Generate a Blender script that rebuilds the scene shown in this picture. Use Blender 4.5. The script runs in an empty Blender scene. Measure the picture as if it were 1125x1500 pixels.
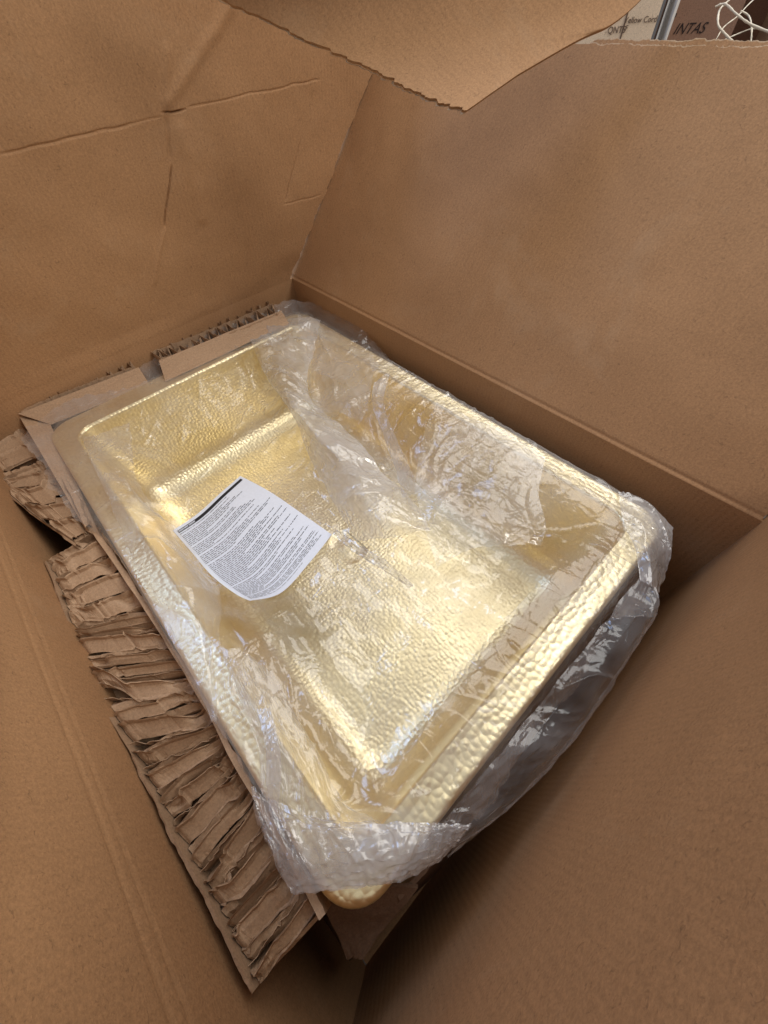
import bpy, math, random
import numpy as np
from mathutils import Matrix, Vector
R_ = math.radians
# ------------------------------------------------------------------ camera
CAM = np.array([-0.49139, -0.86642, 0.4])
ROT = np.array([[0.728242, -0.683558, -0.049112], [-0.576596, -0.572401, -0.583005], [0.370406, 0.452886, -0.810983]])
FPX = 562.9
S = bpy.context.scene
cd = bpy.data.cameras.new('camera'); cam = bpy.data.objects.new('camera', cd); S.collection.objects.link(cam)
U, _, Vt = np.linalg.svd(ROT); RO = U @ Vt
M = Matrix(((RO[0][0], -RO[1][0], -RO[2][0], CAM[0]), (RO[0][1], -RO[1][1], -RO[2][1], CAM[1]),
            (RO[0][2], -RO[1][2], -RO[2][2], CAM[2]), (0, 0, 0, 1)))
cam.matrix_world = M
cd.sensor_fit = 'VERTICAL'; cd.sensor_height = 36; cd.sensor_width = 27; cd.lens = FPX / 1500 * 36
cd.clip_start = 0.01; cd.clip_end = 50
S.camera = cam
S.render.resolution_x = 768; S.render.resolution_y = 1024
# ------------------------------------------------------------------ world, lamps, exposure
w = bpy.data.worlds.new('World'); S.world = w; w.use_nodes = True
bg = w.node_tree.nodes['Background']; bg.inputs[0].default_value = (1.0, 0.965, 0.93, 1); bg.inputs[1].default_value = 0.38


def area(name, loc, target, sx, sy, power, col):
    l = bpy.data.lights.new(name, 'AREA'); l.shape = 'RECTANGLE'; l.size = sx; l.size_y = sy; l.energy = power; l.color = col
    o = bpy.data.objects.new(name, l); S.collection.objects.link(o); o.location = loc
    d = Vector(target) - Vector(loc); o.rotation_euler = d.to_track_quat('-Z', 'Y').to_euler()
    return o


area('ceiling_lamp', (0.95, -0.1, 2.1), (-.2, -.4, -.1), 1.9, 1.4, 20, (1.0, 0.97, 0.92))
area('rear_lamp', (1.0, -2.2, 2.0), (-.4, -.2, .1), 1.2, 0.9, 31, (1.0, 0.96, 0.89))
area('window_light', (-.83, 1.2, 2.2), (-.5, -.4, -.1), 1.0, 0.7, 11, (0.36, 0.56, 1.0))
S.view_settings.view_transform = 'Standard'; S.view_settings.look = 'None'
S.view_settings.exposure = 0.43; S.view_settings.gamma = 1
S.cycles.transparent_max_bounces = 24; S.cycles.max_bounces = 10; S.cycles.glossy_bounces = 7
S.cycles.caustics_reflective = True; S.cycles.caustics_refractive = False
S.cycles.sample_clamp_indirect = 6

rnd = random.Random(7)


# ------------------------------------------------------------------ helpers
def at(px, py, z):
    """world point at height z seen at the photograph's pixel"""
    d = ROT.T @ np.array([px - 562.5, py - 750, FPX])
    return CAM + d * ((z - CAM[2]) / d[2])


def _h(ix, iy, iz, seed):
    n = (ix.astype(np.int64) * 374761393 + iy.astype(np.int64) * 668265263 + iz.astype(np.int64) * 2147483647 + seed * 1274126177) & 0x7fffffff
    n = ((n ^ (n >> 13)) * 1274126177) & 0x7fffffff
    n = (n ^ (n >> 16)) & 0xffff
    return n / 32767.5 - 1


def noise(x, y, z=0.0, seed=0):
    x, y, z = np.broadcast_arrays(np.asarray(x, float), np.asarray(y, float), np.asarray(z, float))
    ix, iy, iz = np.floor(x).astype(int), np.floor(y).astype(int), np.floor(z).astype(int)
    fx, fy, fz = x - ix, y - iy, z - iz
    fx, fy, fz = [f * f * (3 - 2 * f) for f in (fx, fy, fz)]
    r = 0
    for a in (0, 1):
        for b in (0, 1):
            for c in (0, 1):
                r = r + _h(ix + a, iy + b, iz + c, seed) * (fx if a else 1 - fx) * (fy if b else 1 - fy) * (fz if c else 1 - fz)
    return r


def fbm(x, y, o=4, seed=0, z=0.0):
    r, a = 0, 1.0
    for k in range(o):
        r = r + a * noise(np.asarray(x) * 2 ** k, np.asarray(y) * 2 ** k, z, seed + k * 17); a *= .5
    return r / 1.9


def ss(x, a, b):
    t = np.clip((np.asarray(x, float) - a) / (b - a), 0, 1); return t * t * (3 - 2 * t)


def link(name, V, F, mat, parent=None, smooth=False):
    me = bpy.data.meshes.new(name)
    V = np.asarray(V, float)
    me.from_pydata(V.tolist(), [], F if isinstance(F, list) else F.tolist())
    me.update()
    if mat: me.materials.append(mat)
    if smooth: me.polygons.foreach_set('use_smooth', [True] * len(me.polygons))
    o = bpy.data.objects.new(name, me); S.collection.objects.link(o)
    if parent is not None: o.parent = parent
    return o


def empty(name, label, cat, loc=(0, 0, 0), group=None):
    o = bpy.data.objects.new(name, None); S.collection.objects.link(o)
    o.empty_display_size = .05
    o.location = loc; o['label'] = label; o['category'] = cat
    if group: o['group'] = group
    return o


def child(o, parent):
    """parent a world-space mesh to an Empty that stands elsewhere, keeping it in place"""
    o.parent = parent
    o.matrix_parent_inverse = Matrix.Translation(-parent.location)
    return o


def gfaces(nu, nv, closed=False):
    """nu x nv vertex grid, index = i*nv + j"""
    i = np.arange(nu if closed else nu - 1); j = np.arange(nv - 1)
    I, J = np.meshgrid(i, j, indexing='ij'); I2 = (I + 1) % nu
    return np.stack([I * nv + J, I2 * nv + J, I2 * nv + J + 1, I * nv + J + 1], -1).reshape(-1, 4)


def slab(P, t, nrm=None):
    """P: (nu,nv,3) surface grid -> closed slab of thickness t behind it"""
    nu, nv, _ = P.shape
    if nrm is None:
        du = np.gradient(P, axis=0); dv = np.gradient(P, axis=1); n = np.cross(du, dv)
        n /= np.linalg.norm(n, axis=-1, keepdims=True) + 1e-12
        n = n.mean((0, 1)); n /= np.linalg.norm(n)
    else: n = np.array(nrm, float)
    B = P - n * t
    V = np.concatenate([P.reshape(-1, 3), B.reshape(-1, 3)])
    f = gfaces(nu, nv); N = nu * nv
    F = [f, f[:, ::-1] + N]
    def rim(a):
        a = np.array(a); return np.stack([a[:-1], a[:-1] + N, a[1:] + N, a[1:]], 1)
    i = np.arange(nu); j = np.arange(nv)
    F += [rim(j), rim(i * nv + nv - 1), rim((nu - 1) * nv + j[::-1]), rim(i[::-1] * nv)]
    return V, np.concatenate(F)


def boxmesh(x0, x1, y0, y1, z0, z1):
    V = [(x, y, z) for x in (x0, x1) for y in (y0, y1) for z in (z0, z1)]
    F = [(0, 1, 3, 2), (4, 6, 7, 5), (0, 4, 5, 1), (2, 3, 7, 6), (0, 2, 6, 4), (1, 5, 7, 3)]
    return V, F


# ------------------------------------------------------------------ materials
def mat(name):
    m = bpy.data.materials.new(name); m.use_nodes = True; nt = m.node_tree; nt.nodes.clear()
    out = nt.nodes.new('ShaderNodeOutputMaterial')
    return m, nt, out


def nd(nt, t, **kw):
    n = nt.nodes.new(t)
    for k, v in kw.items():
        if k in n.inputs.keys(): n.inputs[k].default_value = v
        else: setattr(n, k, v)
    return n


def kraft(name, base, dark, flute=None, rough=.78, scale=1.0, blotch=.5):
    m, nt, out = mat(name); L = nt.links.new
    tc = nd(nt, 'ShaderNodeTexCoord')
    n1 = nd(nt, 'ShaderNodeTexNoise', Scale=9 * scale, Detail=6, Roughness=.6); L(tc.outputs['Object'], n1.inputs['Vector'])
    mp = nd(nt, 'ShaderNodeMapping'); mp.inputs['Scale'].default_value = (1, 1, 1); L(tc.outputs['Object'], mp.inputs['Vector'])
    n2 = nd(nt, 'ShaderNodeTexNoise', Scale=420 * scale, Detail=4, Roughness=.75); L(mp.outputs[0], n2.inputs['Vector'])
    wv = nd(nt, 'ShaderNodeTexNoise', Scale=190 * scale, Detail=3, Roughness=.6, Distortion=1.6); L(mp.outputs[0], wv.inputs['Vector'])
    r1 = nd(nt, 'ShaderNodeMapRange'); r1.inputs[1].default_value = .3; r1.inputs[2].default_value = .7
    L(n1.outputs[0], r1.inputs[0])
    c1 = nd(nt, 'ShaderNodeMix', data_type='RGBA'); c1.inputs['A'].default_value = (*base, 1)
    c1.inputs['B'].default_value = (*[b * (1 - blotch * .25) + d * blotch * .25 for b, d in zip(base, dark)], 1)
    L(r1.outputs[0], c1.inputs['Factor'])
    # fibre flecks
    r2 = nd(nt, 'ShaderNodeMapRange'); r2.inputs[1].default_value = .60; r2.inputs[2].default_value = .70
    L(wv.outputs[0], r2.inputs[0])
    c2 = nd(nt, 'ShaderNodeMix', data_type='RGBA'); L(c1.outputs['Result'], c2.inputs['A']); c2.inputs['B'].default_value = (*dark, 1)
    mul = nd(nt, 'ShaderNodeMath', operation='MULTIPLY'); L(r2.outputs[0], mul.inputs[0]); mul.inputs[1].default_value = .45
    L(mul.outputs[0], c2.inputs['Factor'])
    r3 = nd(nt, 'ShaderNodeMapRange'); r3.inputs[1].default_value = .3; r3.inputs[2].default_value = .7
    r3.inputs[3].default_value = .78; r3.inputs[4].default_value = 1.2; L(n2.outputs[0], r3.inputs[0])
    c3 = nd(nt, 'ShaderNodeVectorMath', operation='SCALE'); L(c2.outputs['Result'], c3.inputs[0]); L(r3.outputs[0], c3.inputs['Scale'])
    b = nd(nt, 'ShaderNodeBsdfPrincipled'); b.inputs['Roughness'].default_value = rough
    b.inputs['Specular IOR Level'].default_value = .35
    L(c3.outputs[0], b.inputs['Base Color'])
    h = nd(nt, 'ShaderNodeMath', operation='ADD'); L(n2.outputs[0], h.inputs[0]); L(wv.outputs[0], h.inputs[1])
    bm = nd(nt, 'ShaderNodeBump', Strength=.35, Distance=.0006); L(h.outputs[0], bm.inputs['Height'])
    last = bm
    if flute is not None:
        wt = nd(nt, 'ShaderNodeTexWave', wave_type='BANDS', bands_direction=flute, Scale=43.0, Distortion=.25, Detail=1)
        L(tc.outputs['Object'], wt.inputs['Vector'])
        b2 = nd(nt, 'ShaderNodeBump', Strength=.11, Distance=.001); L(wt.outputs[0], b2.inputs['Height']); L(bm.outputs[0], b2.inputs['Normal'])
        last = b2
        fm = nd(nt, 'ShaderNodeMapRange'); fm.inputs[3].default_value = .98; fm.inputs[4].default_value = 1.015; L(wt.outputs[0], fm.inputs[0])
        c4 = nd(nt, 'ShaderNodeVectorMath', operation='SCALE'); L(c3.outputs[0], c4.inputs[0]); L(fm.outputs[0], c4.inputs['Scale'])
        # pale scuffs where the surface has been rubbed
        sn = nd(nt, 'ShaderNodeTexNoise', Scale=5.5, Detail=8, Roughness=.72, Distortion=.5); L(tc.outputs['Object'], sn.inputs['Vector'])
        sr = nd(nt, 'ShaderNodeMapRange'); sr.inputs[1].default_value = .56; sr.inputs[2].default_value = .74; sr.inputs[4].default_value = .30; L(sn.outputs[0], sr.inputs[0])
        c5 = nd(nt, 'ShaderNodeMix', data_type='RGBA'); L(c4.outputs[0], c5.inputs['A']); c5.inputs['B'].default_value = (.48, .33, .205, 1); L(sr.outputs[0], c5.inputs['Factor'])
        L(c5.outputs['Result'], b.inputs['Base Color'])
    L(last.outputs[0], b.inputs['Normal'])
    L(b.outputs[0], out.inputs['Surface'])
    return m


KB = (0.395, 0.220, 0.107); KD = (0.15, 0.08, 0.04)
M_kx = kraft('kraft_board_x', KB, KD, 'X'); M_ky = kraft('kraft_board_y', KB, KD, 'Y')
M_kp = kraft('kraft_paper', (0.43, 0.285, 0.18), (0.23, 0.14, 0.08), None, rough=.7, blotch=.8)
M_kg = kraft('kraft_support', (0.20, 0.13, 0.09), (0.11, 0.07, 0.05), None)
M_ke = kraft('kraft_torn_edge', (0.54, 0.40, 0.27), (0.34, 0.23, 0.14), None, rough=.9)


def hammered(name, base, cell, strength, rough):
    m, nt, out = mat(name); L = nt.links.new
    tc = nd(nt, 'ShaderNodeTexCoord')
    wn = nd(nt, 'ShaderNodeTexNoise', Scale=30, Detail=2); L(tc.outputs['Object'], wn.inputs['Vector'])
    sc = nd(nt, 'ShaderNodeVectorMath', operation='MULTIPLY_ADD'); L(wn.outputs['Color'], sc.inputs[0])
    sc.inputs[1].default_value = (.012, .012, .012); L(tc.outputs['Object'], sc.inputs[2])
    v = nd(nt, 'ShaderNodeTexVoronoi', feature='SMOOTH_F1', Scale=1 / cell, Smoothness=.25, Randomness=.6); L(sc.outputs[0], v.inputs['Vector'])
    bm = nd(nt, 'ShaderNodeBump', Strength=strength, Distance=cell * .22, invert=True); L(v.outputs['Distance'], bm.inputs['Height'])
    n2 = nd(nt, 'ShaderNodeTexNoise', Scale=900, Detail=3, Roughness=.7); L(tc.outputs['Object'], n2.inputs['Vector'])
    b2 = nd(nt, 'ShaderNodeBump', Strength=.15, Distance=.0003); L(n2.outputs[0], b2.inputs['Height']); L(bm.outputs[0], b2.inputs['Normal'])
    n3 = nd(nt, 'ShaderNodeTexNoise', Scale=14, Detail=4, Roughness=.6); L(tc.outputs['Object'], n3.inputs['Vector'])
    rr = nd(nt, 'ShaderNodeMapRange'); rr.inputs[1].default_value = .3; rr.inputs[2].default_value = .7
    rr.inputs[3].default_value = rough - .05; rr.inputs[4].default_value = rough + .07; L(n3.outputs[0], rr.inputs[0])
    cm = nd(nt, 'ShaderNodeMix', data_type='RGBA'); cm.inputs['A'].default_value = (*base, 1)
    cm.inputs['B'].default_value = (base[0] * .95, base[1] * .93, base[2] * .86, 1); L(n3.outputs[0], cm.inputs['Factor'])
    b = nd(nt, 'ShaderNodeBsdfPrincipled', Metallic=1.0); L(cm.outputs['Result'], b.inputs['Base Color']); L(rr.outputs[0], b.inputs['Roughness'])
    L(b2.outputs[0], b.inputs['Normal']); L(b.outputs[0], out.inputs['Surface'])
    return m


GOLD = (0.93, 0.82, 0.54)
M_gold = hammered('hammered_gold', GOLD, .0068, .50, .36)
M_gold_rim = hammered('hammered_gold_rim', GOLD, .0072, .45, .36)


def film(name, haze, gloss, bump=.5, rough=.12):
    m, nt, out = mat(name); L = nt.links.new
    tc = nd(nt, 'ShaderNodeTexCoord')
    n1 = nd(nt, 'ShaderNodeTexNoise', Scale=38, Detail=5, Roughness=.65, Distortion=.8); L(tc.outputs['Object'], n1.inputs['Vector'])
    def ridged(scale, vec, sc):
        mp = nd(nt, 'ShaderNodeMapping'); mp.inputs['Scale'].default_value = vec; mp.inputs['Rotation'].default_value = (0, 0, sc); L(tc.outputs['Object'], mp.inputs['Vector'])
        n = nd(nt, 'ShaderNodeTexNoise', Scale=scale, Detail=2, Roughness=.55, Distortion=.6); L(mp.outputs[0], n.inputs['Vector'])
        a = nd(nt, 'ShaderNodeMath', operation='SUBTRACT'); L(n.outputs[0], a.inputs[0]); a.inputs[1].default_value = .5
        b = nd(nt, 'ShaderNodeMath', operation='ABSOLUTE'); L(a.outputs[0], b.inputs[0])
        c = nd(nt, 'ShaderNodeMapRange'); L(b.outputs[0], c.inputs[0]); c.inputs[1].default_value = 0; c.inputs[2].default_value = .06; c.inputs[3].default_value = 1; c.inputs[4].default_value = 0
        return c
    ra = ridged(16, (1, .35, 1), .8); rb = ridged(30, (.4, 1, 1), .3); rc_ = ridged(42, (1, .5, 1), 2.2)
    s1 = nd(nt, 'ShaderNodeMath', operation='MULTIPLY_ADD'); L(rb.outputs[0], s1.inputs[0]); s1.inputs[1].default_value = .7; L(ra.outputs[0], s1.inputs[2])
    ad = nd(nt, 'ShaderNodeMath', operation='MULTIPLY_ADD'); L(rc_.outputs[0], ad.inputs[0]); ad.inputs[1].default_value = .5; L(s1.outputs[0], ad.inputs[2])
    bm = nd(nt, 'ShaderNodeBump', Strength=bump, Distance=.0022); L(ad.outputs[0], bm.inputs['Height'])
    g = nd(nt, 'ShaderNodeBsdfGlossy', Roughness=rough); g.inputs['Color'].default_value = (1, 1, 1, 1); L(bm.outputs[0], g.inputs['Normal'])
    lw = nd(nt, 'ShaderNodeLayerWeight', Blend=.5); L(bm.outputs[0], lw.inputs['Normal'])
    p4 = nd(nt, 'ShaderNodeMath', operation='POWER'); L(lw.outputs['Facing'], p4.inputs[0]); p4.inputs[1].default_value = 4
    gf = nd(nt, 'ShaderNodeMath', operation='MULTIPLY_ADD', use_clamp=True); L(p4.outputs[0], gf.inputs[0]); gf.inputs[1].default_value = .8; gf.inputs[2].default_value = gloss
    # milky scatter of the film, more where it stands edge-on
    df = nd(nt, 'ShaderNodeBsdfDiffuse'); df.inputs['Color'].default_value = (.86, .87, .9, 1); L(bm.outputs[0], df.inputs['Normal'])
    tl = nd(nt, 'ShaderNodeBsdfTranslucent'); tl.inputs['Color'].default_value = (.86, .87, .9, 1)
    mx = nd(nt, 'ShaderNodeMixShader'); mx.inputs[0].default_value = .45; L(df.outputs[0], mx.inputs[1]); L(tl.outputs[0], mx.inputs[2])
    tr = nd(nt, 'ShaderNodeBsdfTransparent'); tr.inputs['Color'].default_value = (.985, .985, .99, 1)
    lw2 = nd(nt, 'ShaderNodeLayerWeight', Blend=.5)
    p2 = nd(nt, 'ShaderNodeMath', operation='POWER'); L(lw2.outputs['Facing'], p2.inputs[0]); p2.inputs[1].default_value = 2.5
    n4 = nd(nt, 'ShaderNodeTexNoise', Scale=9, Detail=4, Roughness=.6); L(tc.outputs['Object'], n4.inputs['Vector'])
    r4 = nd(nt, 'ShaderNodeMapRange'); r4.inputs[1].default_value = .35; r4.inputs[2].default_value = .68
    r4.inputs[3].default_value = haze * .30; r4.inputs[4].default_value = haze * 1.5; L(n4.outputs[0], r4.inputs[0])
    hz = nd(nt, 'ShaderNodeMath', operation='MULTIPLY_ADD', use_clamp=True); L(p2.outputs[0], hz.inputs[0]); hz.inputs[1].default_value = .42; L(r4.outputs[0], hz.inputs[2])
    m1 = nd(nt, 'ShaderNodeMixShader'); L(hz.outputs[0], m1.inputs[0]); L(tr.outputs[0], m1.inputs[1]); L(mx.outputs[0], m1.inputs[2])
    m2 = nd(nt, 'ShaderNodeMixShader'); L(gf.outputs[0], m2.inputs[0]); L(m1.outputs[0], m2.inputs[1]); L(g.outputs[0], m2.inputs[2])
    L(m2.outputs[0], out.inputs['Surface'])
    return m


M_film = film('clear_film', .20, .06, .22, .14)
M_veil = film('veil_film', .19, .065, .24, .14)
M_fold = film('folded_film', .34, .09, .35, .15)
M_hem = film('doubled_film', .34, .11, .4, .15)


def plain(name, col, rough=.6, metal=0.0, bump=0.0, bscale=60):
    m, nt, out = mat(name); L = nt.links.new
    b = nd(nt, 'ShaderNodeBsdfPrincipled', Roughness=rough, Metallic=metal)
    tc = nd(nt, 'ShaderNodeTexCoord'); n = nd(nt, 'ShaderNodeTexNoise', Scale=bscale, Detail=5); L(tc.outputs['Object'], n.inputs['Vector'])
    c = nd(nt, 'ShaderNodeMix', data_type='RGBA'); c.inputs['A'].default_value = (*col, 1); c.inputs['B'].default_value = (*[x * .88 for x in col], 1)
    L(n.outputs[0], c.inputs['Factor']); L(c.outputs['Result'], b.inputs['Base Color'])
    if bump:
        bm = nd(nt, 'ShaderNodeBump', Strength=bump, Distance=.001); L(n.outputs[0], bm.inputs['Height']); L(bm.outputs[0], b.inputs['Normal'])
    L(b.outputs[0], out.inputs['Surface'])
    return m


M_paper = plain('white_paper', (.77, .82, .93), .55, bump=.1, bscale=300)
M_ink = plain('black_ink', (.012, .012, .015), .5)
M_ink2 = plain('grey_ink', (.02, .02, .028), .6)
M_floor = plain('concrete', (.10, .095, .09), .8, bump=.4)
M_tan = kraft('pale_carton', (0.84, 0.66, 0.48), (0.30, 0.2, 0.12), None)
M_brown = kraft('dark_carton', (0.33, 0.19, 0.13), (0.06, 0.035, 0.03), None)
M_print = plain('carton_print', (.05, .03, .03), .7)
M_string = plain('pale_twine', (.75, .68, .56), .8)
M_white = plain('white_plastic', (.62, .60, .58), .5)

# ------------------------------------------------------------------ ground
V, F = boxmesh(-4, 4, -4, 4, -.52, -.447)
g = link('floor', V, F, M_floor); g['kind'] = 'structure'

# ------------------------------------------------------------------ the carton
box = empty('cardboard_box', 'large open brown cardboard box holding the gold sink, flaps up', 'box', (-.342, -.487, -.445))


def panel(name, O, Ud, Vd, Lu, Lv, nu, nv, t, mt, disp=None, u0=0.0, uend=None, vend=None, flip=False):
    """board: O + u*Ud + v*Vd, v measured from the crease"""
    Ud = np.array(Ud, float); Vd = np.array(Vd, float); Ud /= np.linalg.norm(Ud); Vd /= np.linalg.norm(Vd)
    a = np.linspace(0, 1, nu)[:, None]; b = np.linspace(0, 1, nv)[None, :]
    vv = b * Lv * np.ones_like(a)
    ul = np.broadcast_to(Lu if uend is None else uend(vv), vv.shape)
    uu = u0 + a * (ul - u0)
    if vend is not None: vv = b * vend(uu)
    n = np.cross(Ud, Vd) * (-1 if flip else 1)
    dd = disp(uu, vv) if disp is not None else 0 * uu
    P = np.array(O) + uu[..., None] * Ud + vv[..., None] * Vd + dd[..., None] * n
    V, F = slab(P, t, n)
    if flip: F = F[:, ::-1]
    return child(link(name, V, F, mt, smooth=False), box)


def crease_scores(v, depth=.0012):
    """pair of pressed score lines right above the fold"""
    return -depth * np.exp(-((v - .005) / .0025) ** 2)


def soft(u, v, s, amp=.0015): return amp * fbm(u * 9, v * 9, 3, s)


# body walls below the crease (inner faces towards the sink)
panel('wall', (-.692, 0, 0), (1, 0, 0), (0, 0, -1), .700, .44, 90, 60, .006, M_kx, lambda u, v: soft(u, v, 3) * ss(v, 0, .14), flip=True)
panel('wall', (0, .008, 0), (0, -1, 0), (0, 0, -1), .990, .44, 110, 60, .006, M_ky, lambda u, v: soft(u, v, 5) * ss(v, 0, .14), flip=True)
panel('wall', (.008, -.974, 0), (-1, 0, 0), (0, 0, -1), .700, .44, 90, 60, .006, M_kx, lambda u, v: soft(u, v, 8) * ss(v, 0, .14), flip=True)
panel('wall', (-.684, -.982, 0), (0, 1, 0), (0, 0, -1), .990, .44, 110, 60, .006, M_ky, lambda u, v: soft(u, v, 9) * ss(v, 0, .14), flip=True)
V, F = boxmesh(-.684, 0, -.974, 0, -.446, -.4425)
child(link('bottom_panel', V, F, M_kx), box)

# flap over the far short side: leans in over the box, wavy cut edge, pressed wrinkles
LEAN = R_(8)
f1v = np.array((0, -math.sin(LEAN), math.cos(LEAN)))


def seg(u, v, a, b, wdt):
    """signed groove profile along segment a-b in flap coordinates"""
    a = np.array(a); b = np.array(b); d = b - a; L = np.linalg.norm(d); d /= L
    s = (u - a[0]) * d[0] + (v - a[1]) * d[1]; t = -(u - a[0]) * d[1] + (v - a[1]) * d[0]
    t = t + .0012 * noise(s * 45, 0 * s, 0, int(abs(a[0]) * 1000) % 97)
    return np.exp(-(t / wdt) ** 2) * ss(s, -.004, .012) * (1 - ss(s, L - .012, L + .004)), t


def onf1(px, py):
    """photo pixel -> (u,v) on the far flap"""
    n = np.cross((1, 0, 0), f1v); d = ROT.T @ np.array([px - 562.5, py - 750, FPX])
    k = -(CAM @ n) / (d @ n); P = CAM + d * k
    return (P[0] + .76, P @ f1v)


def f1_disp(u, v):
    d = soft(u, v, 21, .004) + .004 * noise(u * 4, v * 4, 0, 3)
    for A, B, w_, a_ in (((0, 226), (200, 181), .0014, -.0012), ((196, 182), (238, 171), .0012, -.0006), ((238, 167), (272, 159), .0011, -.0040), ((275, 157), (470, 117), .0012, -.0008),
                         ((242, 165), (250, 240), .0030, -.0018), ((252, 240), (241, 335), .0013, -.0026), ((240, 160), (345, 0), .008, .0018),
                         ((245, 60), (243, 160), .006, .0014), ((442, 205), (418, 298), .0012, -.0014), ((415, 300), (470, 285), .0012, -.0007),
                         ((241, 335), (225, 420), .004, .0010), ((262, 175), (300, 330), .012, .0016)):
        p, t = seg(u, v, onf1(*A), onf1(*B), w_); d = d + 1.5 * a_ * p
    d = d + .0035 * np.exp(-((v - .05) / .03) ** 2) * noise(u * 5, 0, 0, 9)
    return d * ss(v, 0, .03)


def f1_end(v):
    base = .76 + v * .848
    e = .0012 * np.sin(v / .0042 * 1.0) + .0035 * noise(v * 45, 0, 0, 5) + .002 * noise(v * 190, 0, 0, 6)
    return base + e - .006


f1 = panel('flap', (-.76, 0, 0), (1, 0, 0), f1v, .76, .47, 520, 360, .0055, M_kx, f1_disp, uend=f1_end)
f1['label'] = 'creased flap folded inward with a wavy cut edge'

# flap beside the right long side: leans slightly out, cut rough along its top
B2 = R_(40.2)
f2v = (math.sin(B2), 0, math.cos(B2))


def f2_disp(u, v):
    return crease_scores(v, .0010) + soft(u, v, 31, .0025) * ss(v, 0, .14) + .0012 * np.exp(-((v - .10) / .05) ** 2)


TOPZ = .450


def f2_vend(u): return TOPZ - .014 + .0006 * noise(u * 160, 0, 0, 2) + .0016 * noise(u * 40, 0, 0, 4)


f2 = panel('flap', (0.0, .05, 0), (0, -1, 0), f2v, 1.05, TOPZ, 300, 260, .0025, M_ky, f2_disp, uend=lambda v: 1.022 + .01 * v, vend=f2_vend)
# rough inner edge: two torn liners and the fluting between them
def torn_strip(name, off, seed, h, parent_box=box):
    u = np.linspace(.50, 1.02, 420); O = np.array((0.0, .05, 0)); n = np.cross((0, -1, 0), f2v); fv = np.array(f2v)
    top = TOPZ - .012 + h + .0005 * noise(u * 500, 0, 0, seed) + .0009 * noise(u * 190, 0, 0, seed) + .0010 * noise(u * 60, 0, 0, seed + 1) + .001 * noise(u * 14, 0, 0, seed + 3)
    def rows(lo, hi): return np.stack([O + uu * np.array((0, -1, 0)) + t_ * fv + n * off for uu, a_, b_ in zip(u, lo, hi) for t_ in (a_, b_)]).reshape(420, 2, 3)
    ed_ = .0009 + .0006 * noise(u * 150, 0, 0, seed + 8)
    V, F = slab(rows(np.full(420, TOPZ - .0150 if off > -.004 else TOPZ - .03), top - ed_), .0007, n); child(link('board_liner', V, F, M_ky), box)
    V, F = slab(rows(top - ed_, top), .0009, n)
    return child(link(name, V, F, M_ke), box)


torn_strip('torn_liner', -.0028, 4, .001)
torn_strip('torn_liner', -.0090, 40, .010)
u = np.linspace(.50, 1.02, 700); n2_ = np.cross((0, -1, 0), f2v)
P = np.stack([np.array((0, .05, 0)) + uu * np.array((0, -1, 0)) + t_ * np.array(f2v) - n2_ * (.0065 + .0028 * math.sin(uu / .0011)) for uu in u for t_ in (TOPZ - .04, TOPZ - .010)]).reshape(700, 2, 3)
V, F = slab(P, .0004, n2_); child(link('fluting', V, F, M_kp), box)

# near short side flap and near long side flap
B3 = R_(1); f3v = (0, -math.sin(B3), math.cos(B3))
panel('flap', (.03, -.974, 0), (-1, 0, 0), f3v, .80, .34, 200, 110, .006, M_kx, lambda u, v: soft(u, v, 41, .003) * ss(v, 0, .14))
B4 = R_(3); f4v = (-math.sin(B4), 0, math.cos(B4))


def f4_disp(u, v):
    d = crease_scores(v, .0006) * .7 + soft(u, v, 51, .004) * ss(v, 0, .14)
    d = d - .0007 * np.exp(-((v - .019 - .004 * noise(u * 6, 0, 0, 2)) / .003) ** 2)
    p, t = seg(u, v, (.20, .15), (.50, .07), .012); d = d + .0016 * p
    return d


panel('flap', (-.684, -1.03, 0), (0, 1, 0), f4v, 1.03, .34, 240, 120, .006, M_ky, f4_disp)

# torn overhanging flap, close above the far corner: ragged left edge, clean right edge
tf = [(330, 0), (430, 50), (545, 103), (620, 138), (685, 161)]
def atd(px, py, k):
    d = ROT.T @ np.array([px - 562.5, py - 750, FPX]); return CAM + d / FPX * k
Lp = [atd(120, -120, .40), atd(225, -55, .44), atd(322, -4, .475), atd(430, 47, .485), atd(545, 103, .475), atd(622, 139, .465), atd(684, 161, .455)]
Rp = [atd(1180, -260, .38), atd(1080, -160, .41), atd(1010, -80, .435), atd(938, 0, .445), atd(895, 36, .45), atd(850, 57, .455), atd(760, 108, .457)]


def curve(pts, n):
    pts = np.array(pts); t = np.linspace(0, len(pts) - 1, n); i = np.clip(t.astype(int), 0, len(pts) - 2); f = (t - i)[:, None]
    p0 = pts[np.clip(i - 1, 0, None)]; p1 = pts[i]; p2 = pts[i + 1]; p3 = pts[np.clip(i + 2, None, len(pts) - 1)]
    return .5 * (2 * p1 + (p2 - p0) * f + (2 * p0 - 5 * p1 + 4 * p2 - p3) * f * f + (3 * p1 - p0 - 3 * p2 + p3) * f ** 3)


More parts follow.
